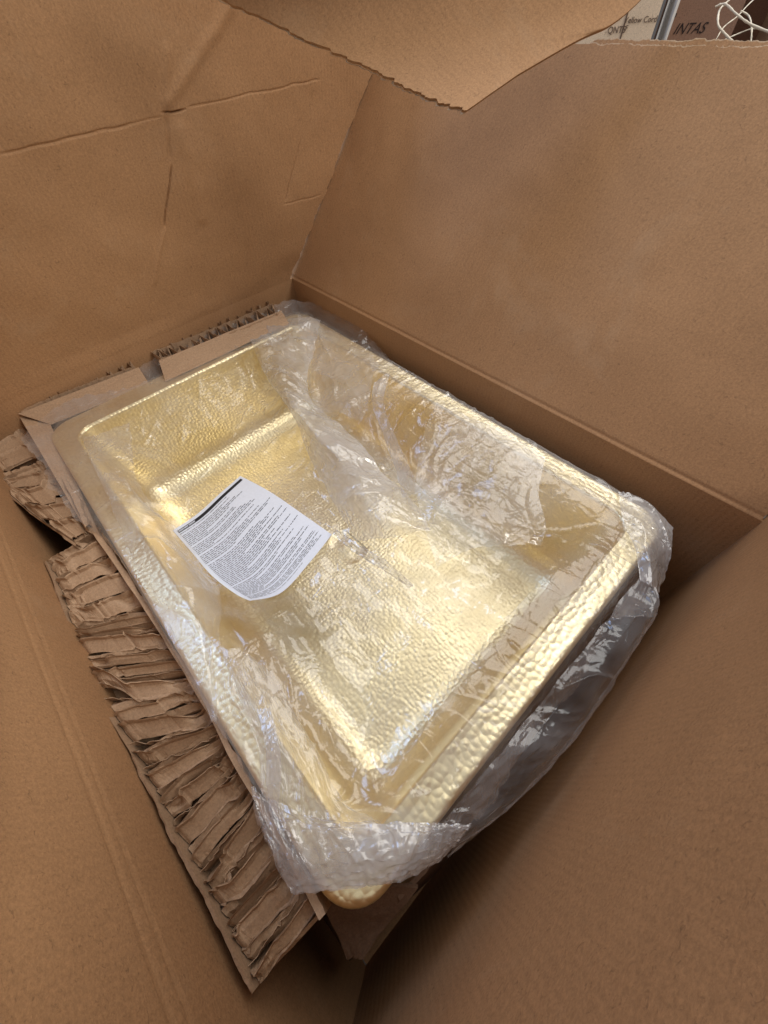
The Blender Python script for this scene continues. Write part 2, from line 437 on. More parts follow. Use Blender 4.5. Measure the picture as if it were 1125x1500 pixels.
nA, nB = 260, 60
A = curve(Lp, nA); Bc = curve(Rp, nA)
dirv = (Bc - A); dirn = dirv / np.linalg.norm(dirv, axis=1, keepdims=True)
s = np.linspace(0, 1, nA)
A = A + dirn * (.0014 * noise(s * 170, 0, 0, 1) + .0026 * noise(s * 60, 0, 0, 2) + .0020 * noise(s * 17, 0, 0, 3))[:, None]
tt = np.linspace(0, 1, nB)[None, :, None]
P = A[:, None] * (1 - tt) + Bc[:, None] * tt
nn = np.cross(P[-1, 0] - P[0, 0], P[0, -1] - P[0, 0]); nn /= np.linalg.norm(nn)
if nn @ (CAM - P[130, 30]) < 0: nn = -nn
P = P + nn * (.002 * fbm(P[..., 0] * 14, P[..., 1] * 14, 3, 71))[..., None]
cr = P[:, :] @ dirn[60]
V, F = slab(P, .0045, nn)
tfo = child(link('torn_flap', V, F, M_kx), box); tfo['label'] = 'torn flap hanging over the far corner'
# peeled lighter paper layer along its torn edge
P2 = np.stack([A - nn * .0048 - dirn * .0006, A - nn * .0048 - dirn * (.0022 + .0022 * noise(s * 90, 0, 0, 12))[:, None]], 1)
V, F = slab(P2, .0006, nn); child(link('torn_liner', V, F, M_ke), box)

# ------------------------------------------------------------------ the sink
OX0, OX1, OY0, OY1 = -.595, -.027, -.904, -.050      # outer rim
IX0, IX1, IY0, IY1 = -.557, -.062, -.868, -.100      # opening
RZ, FZ = -.045, -.252
sink = empty('kitchen_sink', 'rectangular hammered gold metal sink wrapped in clear plastic inside the box', 'sink', (-.32, -.48, -.29))


def rrect(x0, x1, y0, y1, r, z, ne=40, nc=10):
    pts = []
    for cx, cy, a0, (ex, ey) in ((x1 - r, y0 + r, -90, None or (0, 0)), (x1 - r, y1 - r, 0, (0, 0)), (x0 + r, y1 - r, 90, (0, 0)), (x0 + r, y0 + r, 180, (0, 0))):
        for k in range(nc + 1):
            a = R_(a0 + 90 * k / nc); pts.append((cx + r * math.cos(a), cy + r * math.sin(a), z))
    return pts


def ringloft(rings, mt, name, parent, cap=False):
    n = len(rings[0]); V = [p for r in rings for p in r]; F = []
    for i in range(len(rings) - 1):
        for j in range(n):
            k = (j + 1) % n; F.append((i * n + j, i * n + k, (i + 1) * n + k, (i + 1) * n + j))
    if cap: F.append(tuple(range((len(rings) - 1) * n, len(rings) * n)))
    return child(link(name, V, F, mt, smooth=True), parent)


def ring(o, i, z, r):   # o: outward offset from opening when i, etc.
    return rrect(IX0 - o, IX1 + o, IY0 - o, IY1 + o, r, z)


# rim: outer lip rolled down, flat, inner roll
rings = []
def orr(o, z, r): return rrect(OX0 - o, OX1 + o, OY0 - o, OY1 + o, r, z)
rings += [orr(-.004, RZ - .010, .038), orr(0, RZ - .009, .042), orr(0, RZ - .005, .042)]
for k in range(1, 6):
    a = R_(90 * k / 5); rings.append(orr(-.005 * (1 - math.cos(a)), RZ - .005 * (1 - math.sin(a)), .040))
def mixr(t, z):
    return rrect(*(OX0 * (1 - t) + IX0 * t, OX1 * (1 - t) + IX1 * t, OY0 * (1 - t) + IY0 * t, OY1 * (1 - t) + IY1 * t), .040 - .008 * t, z)
for k in range(1, 9): rings.append(mixr(.13 + .80 * k / 8, RZ - .0008 * math.sin(math.pi * k / 8)))
ringloft(rings, M_gold_rim, 'rim', sink)
# basin: inner roll, walls, bottom fillet, floor with fall to the drain
rings = [mixr(.93, RZ)]
RI = .006
for k in range(1, 7):
    a = R_(90 * k / 6); rings.append(rrect(IX0 - RI + RI * math.sin(a), IX1 + RI - RI * math.sin(a), IY0 - RI + RI * math.sin(a), IY1 + RI - RI * math.sin(a), .032, RZ - RI * (1 - math.cos(a))))
RB = .055
for k in range(1, 13):
    t = k / 12; rings.append(rrect(IX0 + .010 * t, IX1 - .010 * t, IY0 + .008 * t, IY1 - .008 * t, .032 + .012 * t, RZ - RI - (RZ - RI - (FZ + RB)) * t))
for k in range(1, 9):
    a = R_(90 * k / 8); o = .010 + RB * (1 - math.cos(a)); rings.append(rrect(IX0 + o, IX1 - o, IY0 - .002 + o, IY1 + .002 - o, max(.044 - RB * .4 * (1 - math.cos(a)), .018), FZ + RB - RB * math.sin(a)))
last = np.array(rings[-1]); DR = np.array((-.30, -.51, FZ - .004)); rd = .046
ang = np.arctan2(last[:, 1] - DR[1], last[:, 0] - DR[0])
circ = np.stack([DR[0] + rd * np.cos(ang), DR[1] + rd * np.sin(ang), np.full(len(ang), DR[2])], 1)
for k in range(1, 17):
    t = k / 16; q = last * (1 - t) + circ * t; q[:, 2] = FZ - .004 * t ** 1.5; rings.append([tuple(p) for p in q])
ringloft(rings, M_gold, 'basin', sink)
# drain
prof = [(.046, -.0001), (.044, .0003), (.041, .0002), (.038, -.0015), (.034, -.0026), (.016, -.003), (.012, -.0018), (.003, -.0018)]
rings = [[(DR[0] + r * math.cos(a), DR[1] + r * math.sin(a), DR[2] + z) for a in np.linspace(0, 2 * math.pi, 48, endpoint=False)] for r, z in prof]
ringloft(rings, M_gold_rim, 'drain', sink, cap=True)
# outside shell: apron faces under the rim
rings = [orr(-.006, RZ - .008, .038), orr(-.010, RZ - .2, .038), orr(-.012, FZ - .012, .028), orr(-.06, FZ - .018, .02)]
ringloft(rings, M_gold_rim, 'apron', sink, cap=True)

# ------------------------------------------------------------------ kraft support under the sink
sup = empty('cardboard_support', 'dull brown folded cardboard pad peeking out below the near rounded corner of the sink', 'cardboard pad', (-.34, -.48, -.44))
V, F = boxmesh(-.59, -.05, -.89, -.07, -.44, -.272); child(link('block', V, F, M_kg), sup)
Pq = [at(470, 1325, -.13), at(590, 1300, -.13), at(520, 1408, -.20), at(583, 1330, -.16), at(640, 1240, -.13)]
def quad_panel(name, a, b, c, d, n, t, mt, parent, disp=0.0, seed=0):
    a, b, c, d = map(np.array, (a, b, c, d)); u = np.linspace(0, 1, n)[:, None, None]; v = np.linspace(0, 1, n)[None, :, None]
    P = a * (1 - u) * (1 - v) + b * u * (1 - v) + c * u * v + d * (1 - u) * v
    nr = np.cross(b - a, d - a); nr = nr / np.linalg.norm(nr)
    if nr[2] < 0: nr = -nr
    P = P + nr * (disp * fbm(u[..., 0] * 3, v[..., 0] * 3, 3, seed))[..., None]
    V, F = slab(P, t, nr)
    return child(link(name, V, F, mt), parent)


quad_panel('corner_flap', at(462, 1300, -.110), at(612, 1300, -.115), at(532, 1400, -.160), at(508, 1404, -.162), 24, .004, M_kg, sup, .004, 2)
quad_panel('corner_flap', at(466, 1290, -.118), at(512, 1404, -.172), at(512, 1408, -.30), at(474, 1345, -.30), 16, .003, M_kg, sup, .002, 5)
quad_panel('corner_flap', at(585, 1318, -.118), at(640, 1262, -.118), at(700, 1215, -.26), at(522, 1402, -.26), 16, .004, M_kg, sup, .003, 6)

# ------------------------------------------------------------------ honeycomb edge pads
def honeycomb(name, label, loc, inner, outer, nrib, seed, liner_w=.006, depth=.030, group='crushed honeycomb edge pads', crest=.012, zig=False, lin_face=None):
    """inner / outer: matching polylines (world) of the two liner edges along the pad; ribs run across"""
    rg = random.Random(seed)
    pad = empty(name, label, 'packing pad', loc, group)
    I = curve(inner, 200); O = curve(outer, 200)
    def pt(u, v, w_):
        k = np.clip(np.asarray(u) * 199, 0, 199); i = np.clip(k.astype(int), 0, 198); f = (k - i)[..., None]
        a = I[i] * (1 - f) + I[i + 1] * f; b = O[i] * (1 - f) + O[i + 1] * f
        p = a * (1 - np.asarray(v)[..., None]) + b * np.asarray(v)[..., None]
        p = p.copy(); p[..., 2] += w_
        return p
    L = np.linalg.norm(np.diff((I + O) / 2, axis=0), axis=1).sum()
    p = 1.0 / nrib
    us = [0]
    for k in range(nrib): us.append(us[-1] + rg.uniform(.45, 1.6))
    us = np.array(us) / us[-1]
    nv = 44
    v = np.linspace(.0, 1.0, nv)
    def pl(n, sd_, ph=0.0):
        q = np.random.RandomState(sd_ % 99991); kx = np.sort(np.concatenate([[0, 1], q.rand(n)])); return np.interp(v, kx, q.uniform(-1, 1, n + 2))
    for k in range(nrib):
        u0, u1 = us[k], us[k + 1]; pp = u1 - u0; sd = seed * 100 + k
        lip = rg.uniform(.001, .006); drop = rg.uniform(.4, 1.0) * crest; sk = rg.uniform(-.7, .7) * pp
        cl = rg.random() < .6; vc = rg.choice((.12, .85)); cw = rg.uniform(.10, .22)
        crum = np.exp(-((v - vc) / cw) ** 2) * (1 if cl else .25)
        wig = (.16 if k % 5 else .42) * pl(3, sd) + .12 * pl(12, sd + 1) * (.3 + 2.4 * crum)
        # profile across the rib: free lip, crest, flat strap, tail tucked under the next
        prof = [(-.02, -depth, 0), (-.02, -depth * .5, .5), (-.03, -.003, 1.0), (-.015, lip, 1.0), (.025, lip * .75, 1.0), (.06, -.002, .9), (.20, -.003 - .15 * drop, .6), (.40, -.004 - .4 * drop, .6),
                (.56, -.005 - .55 * drop, .7), (.62, -.0035 - .55 * drop, .9), (.66, -.002 - .45 * drop, 1.0)]
        rows = []
        for q, (du, w_, am) in enumerate(prof):
            uu = u0 + pp * (du + wig * am) + sk * (v - .5) * am
            fac = (.0012 * pl(3, sd + 31 * (q // 3)) + .0006 * pl(7, sd + 57 * (q // 2))) * am
            big = crum * am * (.0048 * pl(14, sd + 71 * q) + .0030 * pl(26, sd + 93 * q) + .0005)
            dip = -.016 * np.exp(-((v - (1 - vc)) / .10) ** 2) * am * (rg.random() < .9) * (1 if 2 < q < 7 else .4) * (sd % 2 == 0)
            ends = -.006 * np.exp(-((1 - v) / .04) ** 2) - .003 * np.exp(-(v / .03) ** 2)
            rows.append(pt(np.clip(uu, -.05, 1.05), .01 + v * .975, w_ + fac + big + dip + ends * am))
        P = np.stack(rows, 0)
        if k % 2: P = P + np.array((0, 0, -.0015))
        V, F = P.reshape(-1, 3), gfaces(*P.shape[:2])
        # snap into facets: triangulate for crisp folds
        F = np.concatenate([F[:, [0, 1, 2]], F[:, [0, 2, 3]]]) if k % 2 else np.concatenate([F[:, [0, 1, 3]], F[:, [1, 2, 3]]])
        child(link('paper_cell', V, F, M_kp), pad)
        # the crushed layer below, seen through the gap
        lw_ = .06 * pl(6, sd + 401)
        Pl = np.stack([pt(np.clip(u0 + pp * (du_ + lw_) - sk * .6 * (v - .5), 0, 1), .02 + v * .96, w2_ + .0022 * pl(8, sd + 403 + q2)) for q2, (du_, w2_) in enumerate(((.40, -.020), (.56, -.0095), (.62, -.0085), (.86, -.0125), (1.02, -.017), (1.04, -.026)))], 0)
        Fl = gfaces(*Pl.shape[:2]); Fl = np.concatenate([Fl[:, [0, 1, 2]], Fl[:, [0, 2, 3]]])
        child(link('paper_cell', Pl.reshape(-1, 3), Fl, M_kp), pad)
        if k % 3 != 2:
            wg = .10 * pl(9, sd + 301) + .06 * pl(18, sd + 302)
            top_ = pt(np.clip(u0 + pp * (.80 + wg) + sk * (v - .5), 0, 1), .02 + v * .96, -.0045 + .003 * pl(12, sd + 303)); bot_ = top_.copy(); bot_[:, 2] = bot_[:, 2] - depth + .006
            Vw, Fw = slab(np.stack([top_, bot_], 1), .0005); child(link('cell_wall', Vw, Fw, M_kp), pad)
    # liners
    u = np.linspace(0, 1, 220)
    for side, nm in ((0, 'inner_liner'), (1, 'outer_liner')):
        wd = (liner_w if side == 0 else .0022)
        jag = .0009 * noise(u * 60, 0, 0, seed + side) + .0016 * noise(u * 18, 0, 0, seed + 5 + side)
        top = .006 if side == 0 else .002
        cr_ = .002 * noise(u * 30, 0, 0, seed + 9 + side)
        e0 = pt(u, np.full(220, float(side)), top + cr_)
        d = (I - O); d = d / np.linalg.norm(d, axis=1, keepdims=True)
        d = np.stack([np.interp(u, np.linspace(0, 1, 200), d[:, c]) for c in range(3)], 1) * (1 if side == 0 else -1)
        e1 = e0 + d * (wd + jag)[:, None]; e1[:, 2] -= .0015
        e2 = e1.copy(); e2[:, 2] -= depth
        em = e0 - d * .0005; em[:, 2] -= depth
        P = np.stack([em, e0, e1, e2], 1)
        V, F = P.reshape(-1, 3), gfaces(*P.shape[:2]); child(link(nm, V, F, M_kp), pad)
    # base sheet far down so the cells read dark but closed
    P = np.stack([I + np.array((0, 0, -depth)), O + np.array((0, 0, -depth))], 1)
    V, F = slab(P, .002, (0, 0, 1)); child(link('base_sheet', V, F, M_kp), pad)
    return pad


zA = -.060
honeycomb('edge_pad', 'long crushed honeycomb cardboard strip along the left side of the sink, nearest the camera', (-.645, -.6, -.10),
          [at(138, 782, zA), at(205, 880, zA), at(262, 970, zA), at(308, 1048, zA), at(345, 1120, zA), at(400, 1215, zA), at(470, 1345, zA)],
          [at(68, 822, zA), at(98, 905, zA), at(130, 990, zA), at(190, 1100, zA), at(250, 1215, zA), at(308, 1320, zA), at(372, 1452, zA)], 24, 3)
zB = -.055
honeycomb('edge_pad', 'shorter crushed honeycomb strip left of the sink at the left edge, broken off', (-.65, -.2, -.10),
          [at(8, 578, zB), at(30, 605, zB), at(62, 655, zB), at(100, 715, zB), at(128, 775, zB)],
          [at(-95, 590, zB), at(-60, 640, zB), at(-15, 685, zB), at(25, 735, zB), at(112, 797, zB)], 11, 5)
def cells(name, label, loc, inner, outer, nc, rows_, seed, depth=.028):
    """open honeycomb seen end-on: zigzag paper walls between two liners"""
    rg = random.Random(seed); pad = empty(name, label, 'packing pad', loc, 'crushed honeycomb edge pads')
    I = curve(inner, 200); O = curve(outer, 200)
    def pt(u, v, w_):
        k = min(max(u * 199, 0), 198.999); i = int(k); f = k - i
        p = (I[i] * (1 - f) + I[i + 1] * f) * (1 - v) + (O[i] * (1 - f) + O[i + 1] * f) * v
        return (p[0], p[1], p[2] + w_)
    for q in range(rows_):
        v0, v1 = q / rows_, (q + 1) / rows_
        prev = None
        for k in range(nc + 1):
            u = (k + rg.uniform(-.28, .28)) / nc; v = (v0 + .04 if k % 2 else v1 - .04) + rg.uniform(-.06, .06)
            cur = (u, v, rg.uniform(-.004, .0035))
            if prev:
                V = []; n = 5
                for a in range(n):
                    t = a / (n - 1); uu_ = prev[0] * (1 - t) + cur[0] * t; vv_ = prev[1] * (1 - t) + cur[1] * t + (.05 * math.sin(t * 3.1) * rg.choice((-1, 1)))
                    ww = prev[2] * (1 - t) + cur[2] * t + rg.uniform(-.0015, .001)
                    V += [pt(uu_, vv_, ww), pt(uu_ + rg.uniform(-.004, .004), vv_ + .05 * rg.uniform(-1, 1), ww - .008), pt(uu_, vv_, -depth)]
                V2 = np.array(V); off = np.array((.0005, .0005, 0)); VV = np.concatenate([V2, V2 + off])
                f = gfaces(n, 3); F = np.concatenate([f, f[:, ::-1] + 3 * n, np.array([[3 * a, 3 * a + 3 * n, 3 * a + 3 + 3 * n, 3 * a + 3] for a in range(n - 1)])])
                child(link('cell_wall', VV, F, M_kp), pad)
            prev = cur
    for v in [0] + [q / rows_ for q in range(1, rows_)] + [1]:
        u = np.linspace(0, 1, 160)
        T = np.array([pt(a, v + .015 * b, .0012 * c) for a, b, c in zip(u, noise(u * 40, 0, 0, seed), noise(u * 30, 3, 0, seed))])
        B_ = T.copy(); B_[:, 2] -= depth
        V, F = slab(np.stack([T, B_], 1), .0008); child(link('liner', V, F, M_kp), pad)
    P = np.stack([I + np.array((0, 0, -depth)), O + np.array((0, 0, -depth))], 1)
    V, F = slab(P, .002, (0, 0, 1)); child(link('base_sheet', V, F, M_kp), pad)


zC = -.022
cells('edge_pad', 'honeycomb strip behind the far end of the sink, at right below the creased flap', (-.17, -.02, -.06),
      [at(232, 527, zC), at(290, 505, zC), at(350, 482, zC), at(408, 458, zC)],
      [at(212, 505, zC), at(270, 482, zC), at(330, 457, zC), at(390, 432, zC)], 26, 2, 11)
cells('edge_pad', 'narrow honeycomb strip behind the far end of the sink, towards its left corner', (-.5, -.02, -.06),
      [at(30, 602, zC), at(80, 580, zC), at(135, 559, zC), at(197, 536, zC)],
      [at(24, 584, zC), at(70, 563, zC), at(125, 541, zC), at(188, 519, zC)], 24, 1, 13)
# flat kraft facing sheets between those strips and the sink
fs = empty('facing_sheet', 'flat brown cardboard sheet tucked under the plastic at the far left corner of the sink', 'cardboard sheet', (-.5, -.06, -.05), 'loose facing sheets')
quad_panel('sheet', at(26, 606, -.024), at(203, 538, -.024), at(219, 563, -.047), at(75, 622, -.050), 40, .002, M_kp, fs, .002, 4)
quad_panel('sheet', at(26, 606, -.0315), at(74, 622, -.0505), at(150, 792, -.064), at(126, 776, -.058), 40, .002, M_kp, fs, .002, 7)
fs2 = empty('facing_sheet', 'small pale brown cardboard sheet at the back corner of the sink under the plastic edge', 'cardboard sheet', (-.15, -.06, -.05), 'loose facing sheets')
quad_panel('sheet', at(233, 529, -.022), at(412, 455, -.022), at(424, 474, -.042), at(242, 558, -.042), 40, .002, M_kp, fs2, .003, 8)

# ------------------------------------------------------------------ the plastic bag
bag = empty('plastic_bag', 'wrinkled clear plastic bag draped over the gold sink', 'plastic bag', (-.32, -.48, -.045))
ZF = RZ + .0025


def outer_sd(x, y, r=.042):
    cx, cy, hx, hy = (OX0 + OX1) / 2, (OY0 + OY1) / 2, (OX1 - OX0) / 2 + .001, (OY1 - OY0) / 2 + .001
    qx, qy = np.abs(x - cx) - hx + r, np.abs(y - cy) - hy + r
    return np.hypot(np.maximum(qx, 0), np.maximum(qy, 0)) + np.minimum(np.maximum(qx, qy), 0) - r


def inner_sd(x, y, r=.034):
    cx, cy, hx, hy = (IX0 + IX1) / 2, (IY0 + IY1) / 2, (IX1 - IX0) / 2, (IY1 - IY0) / 2
    qx, qy = np.abs(x - cx) - hx + r, np.abs(y - cy) - hy + r
    return np.hypot(np.maximum(qx, 0), np.maximum(qy, 0)) + np.minimum(np.maximum(qx, qy), 0) - r


pa, pb, pc, pd = [at(*p, -.078) for p in ((352, 697), (253, 777), (362, 880), (487, 782))]
PC = (pa + pb + pc + pd) / 4
CR = [at(*p, -.05) for p in ((375, 490), (420, 570), (480, 640), (560, 690), (610, 760), (680, 800))]


def dist_poly(x, y, pts):
    d = np.full(np.shape(x), 9.0)
    for a, b in zip(pts[:-1], pts[1:]):
        ab = b[:2] - a[:2]; t = np.clip(((x - a[0]) * ab[0] + (y - a[1]) * ab[1]) / (ab @ ab), 0, 1)
        d = np.minimum(d, np.hypot(x - a[0] - t * ab[0], y - a[1] - t * ab[1]))
    return d


def target(x, y):
    """rest surface of the bag: over the rim, sagging in the opening, folding down outside"""
    di = np.maximum(-inner_sd(x, y), 0)
    z = ZF - .046 * ss(di, 0, .13) + 0 * x
    z = z + .022 * np.exp(-(dist_poly(x, y, CR) / .045) ** 2) * ss(di, 0, .03)
    z = z + .010 * fbm(x * 7, y * 7, 2, 5) * ss(di, 0, .06)
    dp = np.hypot((x - PC[0]) / .13, (y - PC[1]) / .13)
    wq = np.exp(-dp ** 4)
    z = z * (1 - wq) + (-.084) * wq
    so = outer_sd(x, y); o = np.maximum(so, 0)
    e = 1e-4
    gx = (outer_sd(x + e, y) - so) / e; gy = (outer_sd(x, y + e) - so) / e
    front = ss(-y, .90, .915)
    g_ = np.where(front > .5, .42 * o + .006 * np.sin(x * 40) * ss(o, .01, .05), .30 * o)
    far = ss(y, -.42, -.22)
    g_ = g_ * (1 - far) + .92 * o * far
    P = np.stack([x + gx * (g_ - o), y + gy * (g_ - o), z + (-.95 * (1 - far) + .38 * far) * o * ss(o, 0, .004)], -1)
    return P


def project(P, rest, kx, ky, tgt, attr, iters, lo, seed, w_over=1.0):
    """position based relaxation of a film grid with more material than room, so it buckles"""
    rx, ry, rd = rest
    rs = np.random.RandomState(seed)
    for it in range(iters):
        P += (tgt - P) * attr
        for sl in (0, 1):
            for ax, r in ((0, rx), (1, ry)):
                A = P[sl:-1:2] if ax == 0 else P[:, sl:-1:2]; B = P[sl + 1::2] if ax == 0 else P[:, sl + 1::2]
                n = min(A.shape[ax], B.shape[ax]); A = A[:n] if ax == 0 else A[:, :n]; B = B[:n] if ax == 0 else B[:, :n]
                rr = r[sl::2][:n] if ax == 0 else r[:, sl::2][:, :n]
                d = B - A; l = np.sqrt((d * d).sum(-1)) + 1e-9; c = (.5 * (l - rr) / l)[..., None] * d
                A += c; B -= c
            if it % 2 == 0:
                for (A, B) in ((P[sl:-1:2, :-1], P[sl + 1::2, 1:]), (P[sl:-1:2, 1:], P[sl + 1::2, :-1])):
                    n = min(len(A), len(B)); A = A[:n]; B = B[:n]; rr = rd[sl::2][:n]
                    d = B - A; l = np.sqrt((d * d).sum(-1)) + 1e-9; c = (.25 * (l - rr) / l)[..., None] * d
                    A += c; B -= c
        P[..., 2] = np.maximum(P[..., 2], lo(P[..., 0], P[..., 1]))
    return P


def floor_of(x, y):
    """what lies under the film"""
    si = inner_sd(x, y); so = outer_sd(x, y)
    z = np.where(si < 0, np.maximum(FZ + .01, RZ + .001 + si * 9), RZ + .0012)
    z = np.where(so > 0, RZ - .22, z)
    dp = np.hypot((x - PC[0]), (y - PC[1]))
    return z


def infl(x, y):
    """surplus film, separately along x and along y"""
    dc = dist_poly(x, y, CR)
    ex = .012 + .08 * np.exp(-(dc / .05) ** 2) + .03 * np.maximum(noise(x * 9, y * 9, 0, 3), 0)
    ey = .010 + .07 * np.exp(-(dc / .05) ** 2) + .03 * np.maximum(noise(x * 9, y * 9, 0, 8), 0)
    right = ss(x, -.14, -.06) * ss(-y, .22, .32) * (1 - ss(-y, .62, .8)); ey = ey + .12 * right
    nearl = (1 - ss(x, -.50, -.42)) * ss(-y, .5, .65); ex = ex + .06 * nearl
    front = ss(-y, .905, .93); ex = ex + .16 * front
    si = np.abs(inner_sd(x, y)); 
    dp = np.hypot((x - PC[0]) / .12, (y - PC[1]) / .12); k = 1 - .9 * np.exp(-dp ** 4)
    back = 1 - ss(-y, .04, .12); ey = ey + .05 * back; ex = ex + .05 * back
    fr2 = ss(-y, .80, .86) * (1 - ss(-y, .905, .92)); k = k * (1 - .55 * fr2)
    return np.maximum(ex, .0) * k, np.maximum(ey, .0) * k


GX0, GX1, GY0, GY1 = -.648, .012, -.993, -.012
def make_film():
    n1, n2 = 56, 82
    P = None
    for lvl, iters, attr in ((0, 300, .03), (1, 60, .03), (2, 25, .02)):
        if P is not None:
            def up(a, ax):
                a = np.moveaxis(a, ax, 0); r = np.empty((2 * len(a) - 1,) + a.shape[1:]); r[::2] = a; r[1::2] = (a[1:] + a[:-1]) / 2
                return np.moveaxis(r, 0, ax)
            P = up(up(P, 0), 1); n1, n2 = P.shape[:2]
        x, y = np.meshgrid(np.linspace(GX0, GX1, n1), np.linspace(GY0, GY1, n2), indexing='ij')
        T = target(x, y)
        ex, ey = infl(x, y)
        sc_ = 1.1
        rx = np.linalg.norm(T[1:] - T[:-1], axis=-1) * (1 + sc_ * .5 * (ex[1:] + ex[:-1]))
        ry = np.linalg.norm(T[:, 1:] - T[:, :-1], axis=-1) * (1 + sc_ * .5 * (ey[:, 1:] + ey[:, :-1]))
        rx = rx * (1 + .012 * noise(x * 70, y * 70, 0, 61)[1:]); ry = ry * (1 + .012 * noise(x * 70, y * 70, 0, 62)[:, 1:])
        rd = np.sqrt((rx[:, 1:] + rx[:, :-1]) ** 2 + (ry[1:] + ry[:-1]) ** 2) / 2
        if P is None: P = T.copy()
        rs = np.random.RandomState(4 + lvl)
        nz = rs.normal(0, (.004, .0003, .0001)[lvl], P.shape)
        if lvl == 0:
            nz[..., 2] += .010 * fbm(x * 14, y * 14, 3, 11)
        P = P + nz
        so = outer_sd(x, y)
        at_ = np.full(x.shape + (1,), attr) * np.array((1.2, 1.2, 1.0))
        at_ = at_ * (1 - .75 * ss(-inner_sd(x, y), 0, .05))[..., None]
        at_ = at_ * (1 + 6 * np.exp(-(np.hypot((x - PC[0]) / .10, (y - PC[1]) / .11)) ** 6))[..., None]
        P = project(P, (rx, ry, rd), 0, 0, T, np.clip(at_, 0, .6), iters, floor_of, lvl)
    return P, x, y


FP, fx, fy = make_film()
def lap(P, n, k):
    for _ in range(n):
        Q = P.copy()
        Q[1:-1, 1:-1] = (1 - k)[1:-1, 1:-1] * P[1:-1, 1:-1] + k[1:-1, 1:-1] * .25 * (P[2:, 1:-1] + P[:-2, 1:-1] + P[1:-1, 2:] + P[1:-1, :-2]); P = Q
    return P


calm = .85 - .6 * np.exp(-(dist_poly(fx, fy, CR) / .05) ** 2) - .5 * ss(outer_sd(fx, fy), -.03, 0)
FP = lap(FP, 5, np.clip(calm, 0, 1)[..., None])


def up2(P):
    def up(a, ax):
        a = np.moveaxis(a, ax, 0); r = np.empty((2 * len(a) - 1,) + a.shape[1:]); r[::2] = a; r[1::2] = (a[1:] + a[:-1]) / 2
        r[2:-1:2] = .25 * r[1:-2:2] + .5 * r[2:-1:2] + .25 * r[3::2]
        return np.moveaxis(r, 0, ax)
    return up(up(P, 0), 1)


FP = up2(FP); fx = up2(fx[..., None])[..., 0]; fy = up2(fy[..., None])[..., 0]
# tension creases: sharp little ridges, some placed where the photograph has them, the rest scattered by region
CREASE = [((430, 470), (398, 560), .005, .004), ((455, 478), (492, 540), .006, .004), ((492, 540), (540, 600), .005, .004), ((540, 592), (590, 712), .006, .005),
          ((702, 640), (680, 720), .006, .004), ((680, 720), (650, 830), .005, .004), ((690, 562), (610, 615), .005, .005), ((562, 700), (560, 765), .004, .003),
          ((335, 1000), (392, 1100), .005, .003), ((392, 1100), (440, 1190), .005, .003), ((485, 1190), (405, 1040), .004, .003), ((470, 1195), (360, 1010), .004, .003),
          ((440, 1195), (455, 1100), .004, .003), ((425, 1190), (445, 1075), .004, .003), ((500, 1180), (515, 1140), .005, .003), ((415, 1195), (402, 1040), .005, .003),
          ((818, 640), (905, 745), .004, .004), ((840, 785), (955, 865), .005, .004), ((370, 560), (318, 640), .004, .003), ((318, 640), (262, 700), .003, .003),
          ((300, 545), (286, 590), .003, .003), ((130, 640), (168, 690), .004, .003), ((168, 690), (178, 740), .004, .004), ((178, 740), (255, 790), .004, .004),
          ((730, 740), (850, 800), .004, .004), ((640, 580), (560, 640), .006, .004), ((620, 880), (560, 835), .004, .004), ((600, 1195), (480, 1180), .003, .003),
          ((560, 1175), (640, 1160), .003, .003), ((480, 1000), (470, 1110), .003, .003), ((455, 1040), (440, 980), .004, .004), ((435, 1040), (460, 1045), .003, .004),
          ((580, 770), (660, 800), .004, .004), ((520, 660), (600, 690), .005, .004), ((230, 800), (300, 880), .004, .004), ((240, 880), (300, 870), .003, .003)]
segs = [(at(*a, -.055)[:2], at(*b, -.055)[:2], h_, w_) for a, b, h_, w_ in CREASE]
rc = random.Random(31)
def scatter(n, x0, x1, y0, y1, ang, spread, l0, l1, h0, h1):
    for _ in range(n):
        a = R_(ang + rc.gauss(0, spread)); l = rc.uniform(l0, l1); c = np.array((rc.uniform(x0, x1), rc.uniform(y0, y1))); d = np.array((math.cos(a), math.sin(a))) * l / 2
        segs.append((c - d, c + d, rc.uniform(h0, h1), rc.uniform(.0016, .003)))
scatter(55, -.10, -.03, -.80, -.25, 0, 25, .015, .06, .0012, .003)      # gathers across the right rim
scatter(18, -.45, -.10, -.75, -.15, 45, 60, .02, .09, .0015, .004)
scatter(55, -.60, -.50, -.88, -.62, 70, 18, .02, .09, .001, .0035)
scatter(40, -.50, -.06, -.93, -.86, 80, 30, .008, .03, .0006, .0018)
scatter(30, -.60, -.05, -.99, -.915, 30, 50, .02, .05, .002, .005)
scatter(26, -.60, -.40, -.60, -.12, 60, 30, .02, .08, .001, .003)
scatter(30, -.30, -.05, -.30, -.04, 70, 40, .02, .08, .0015, .004)
hgt = np.zeros(fx.shape)
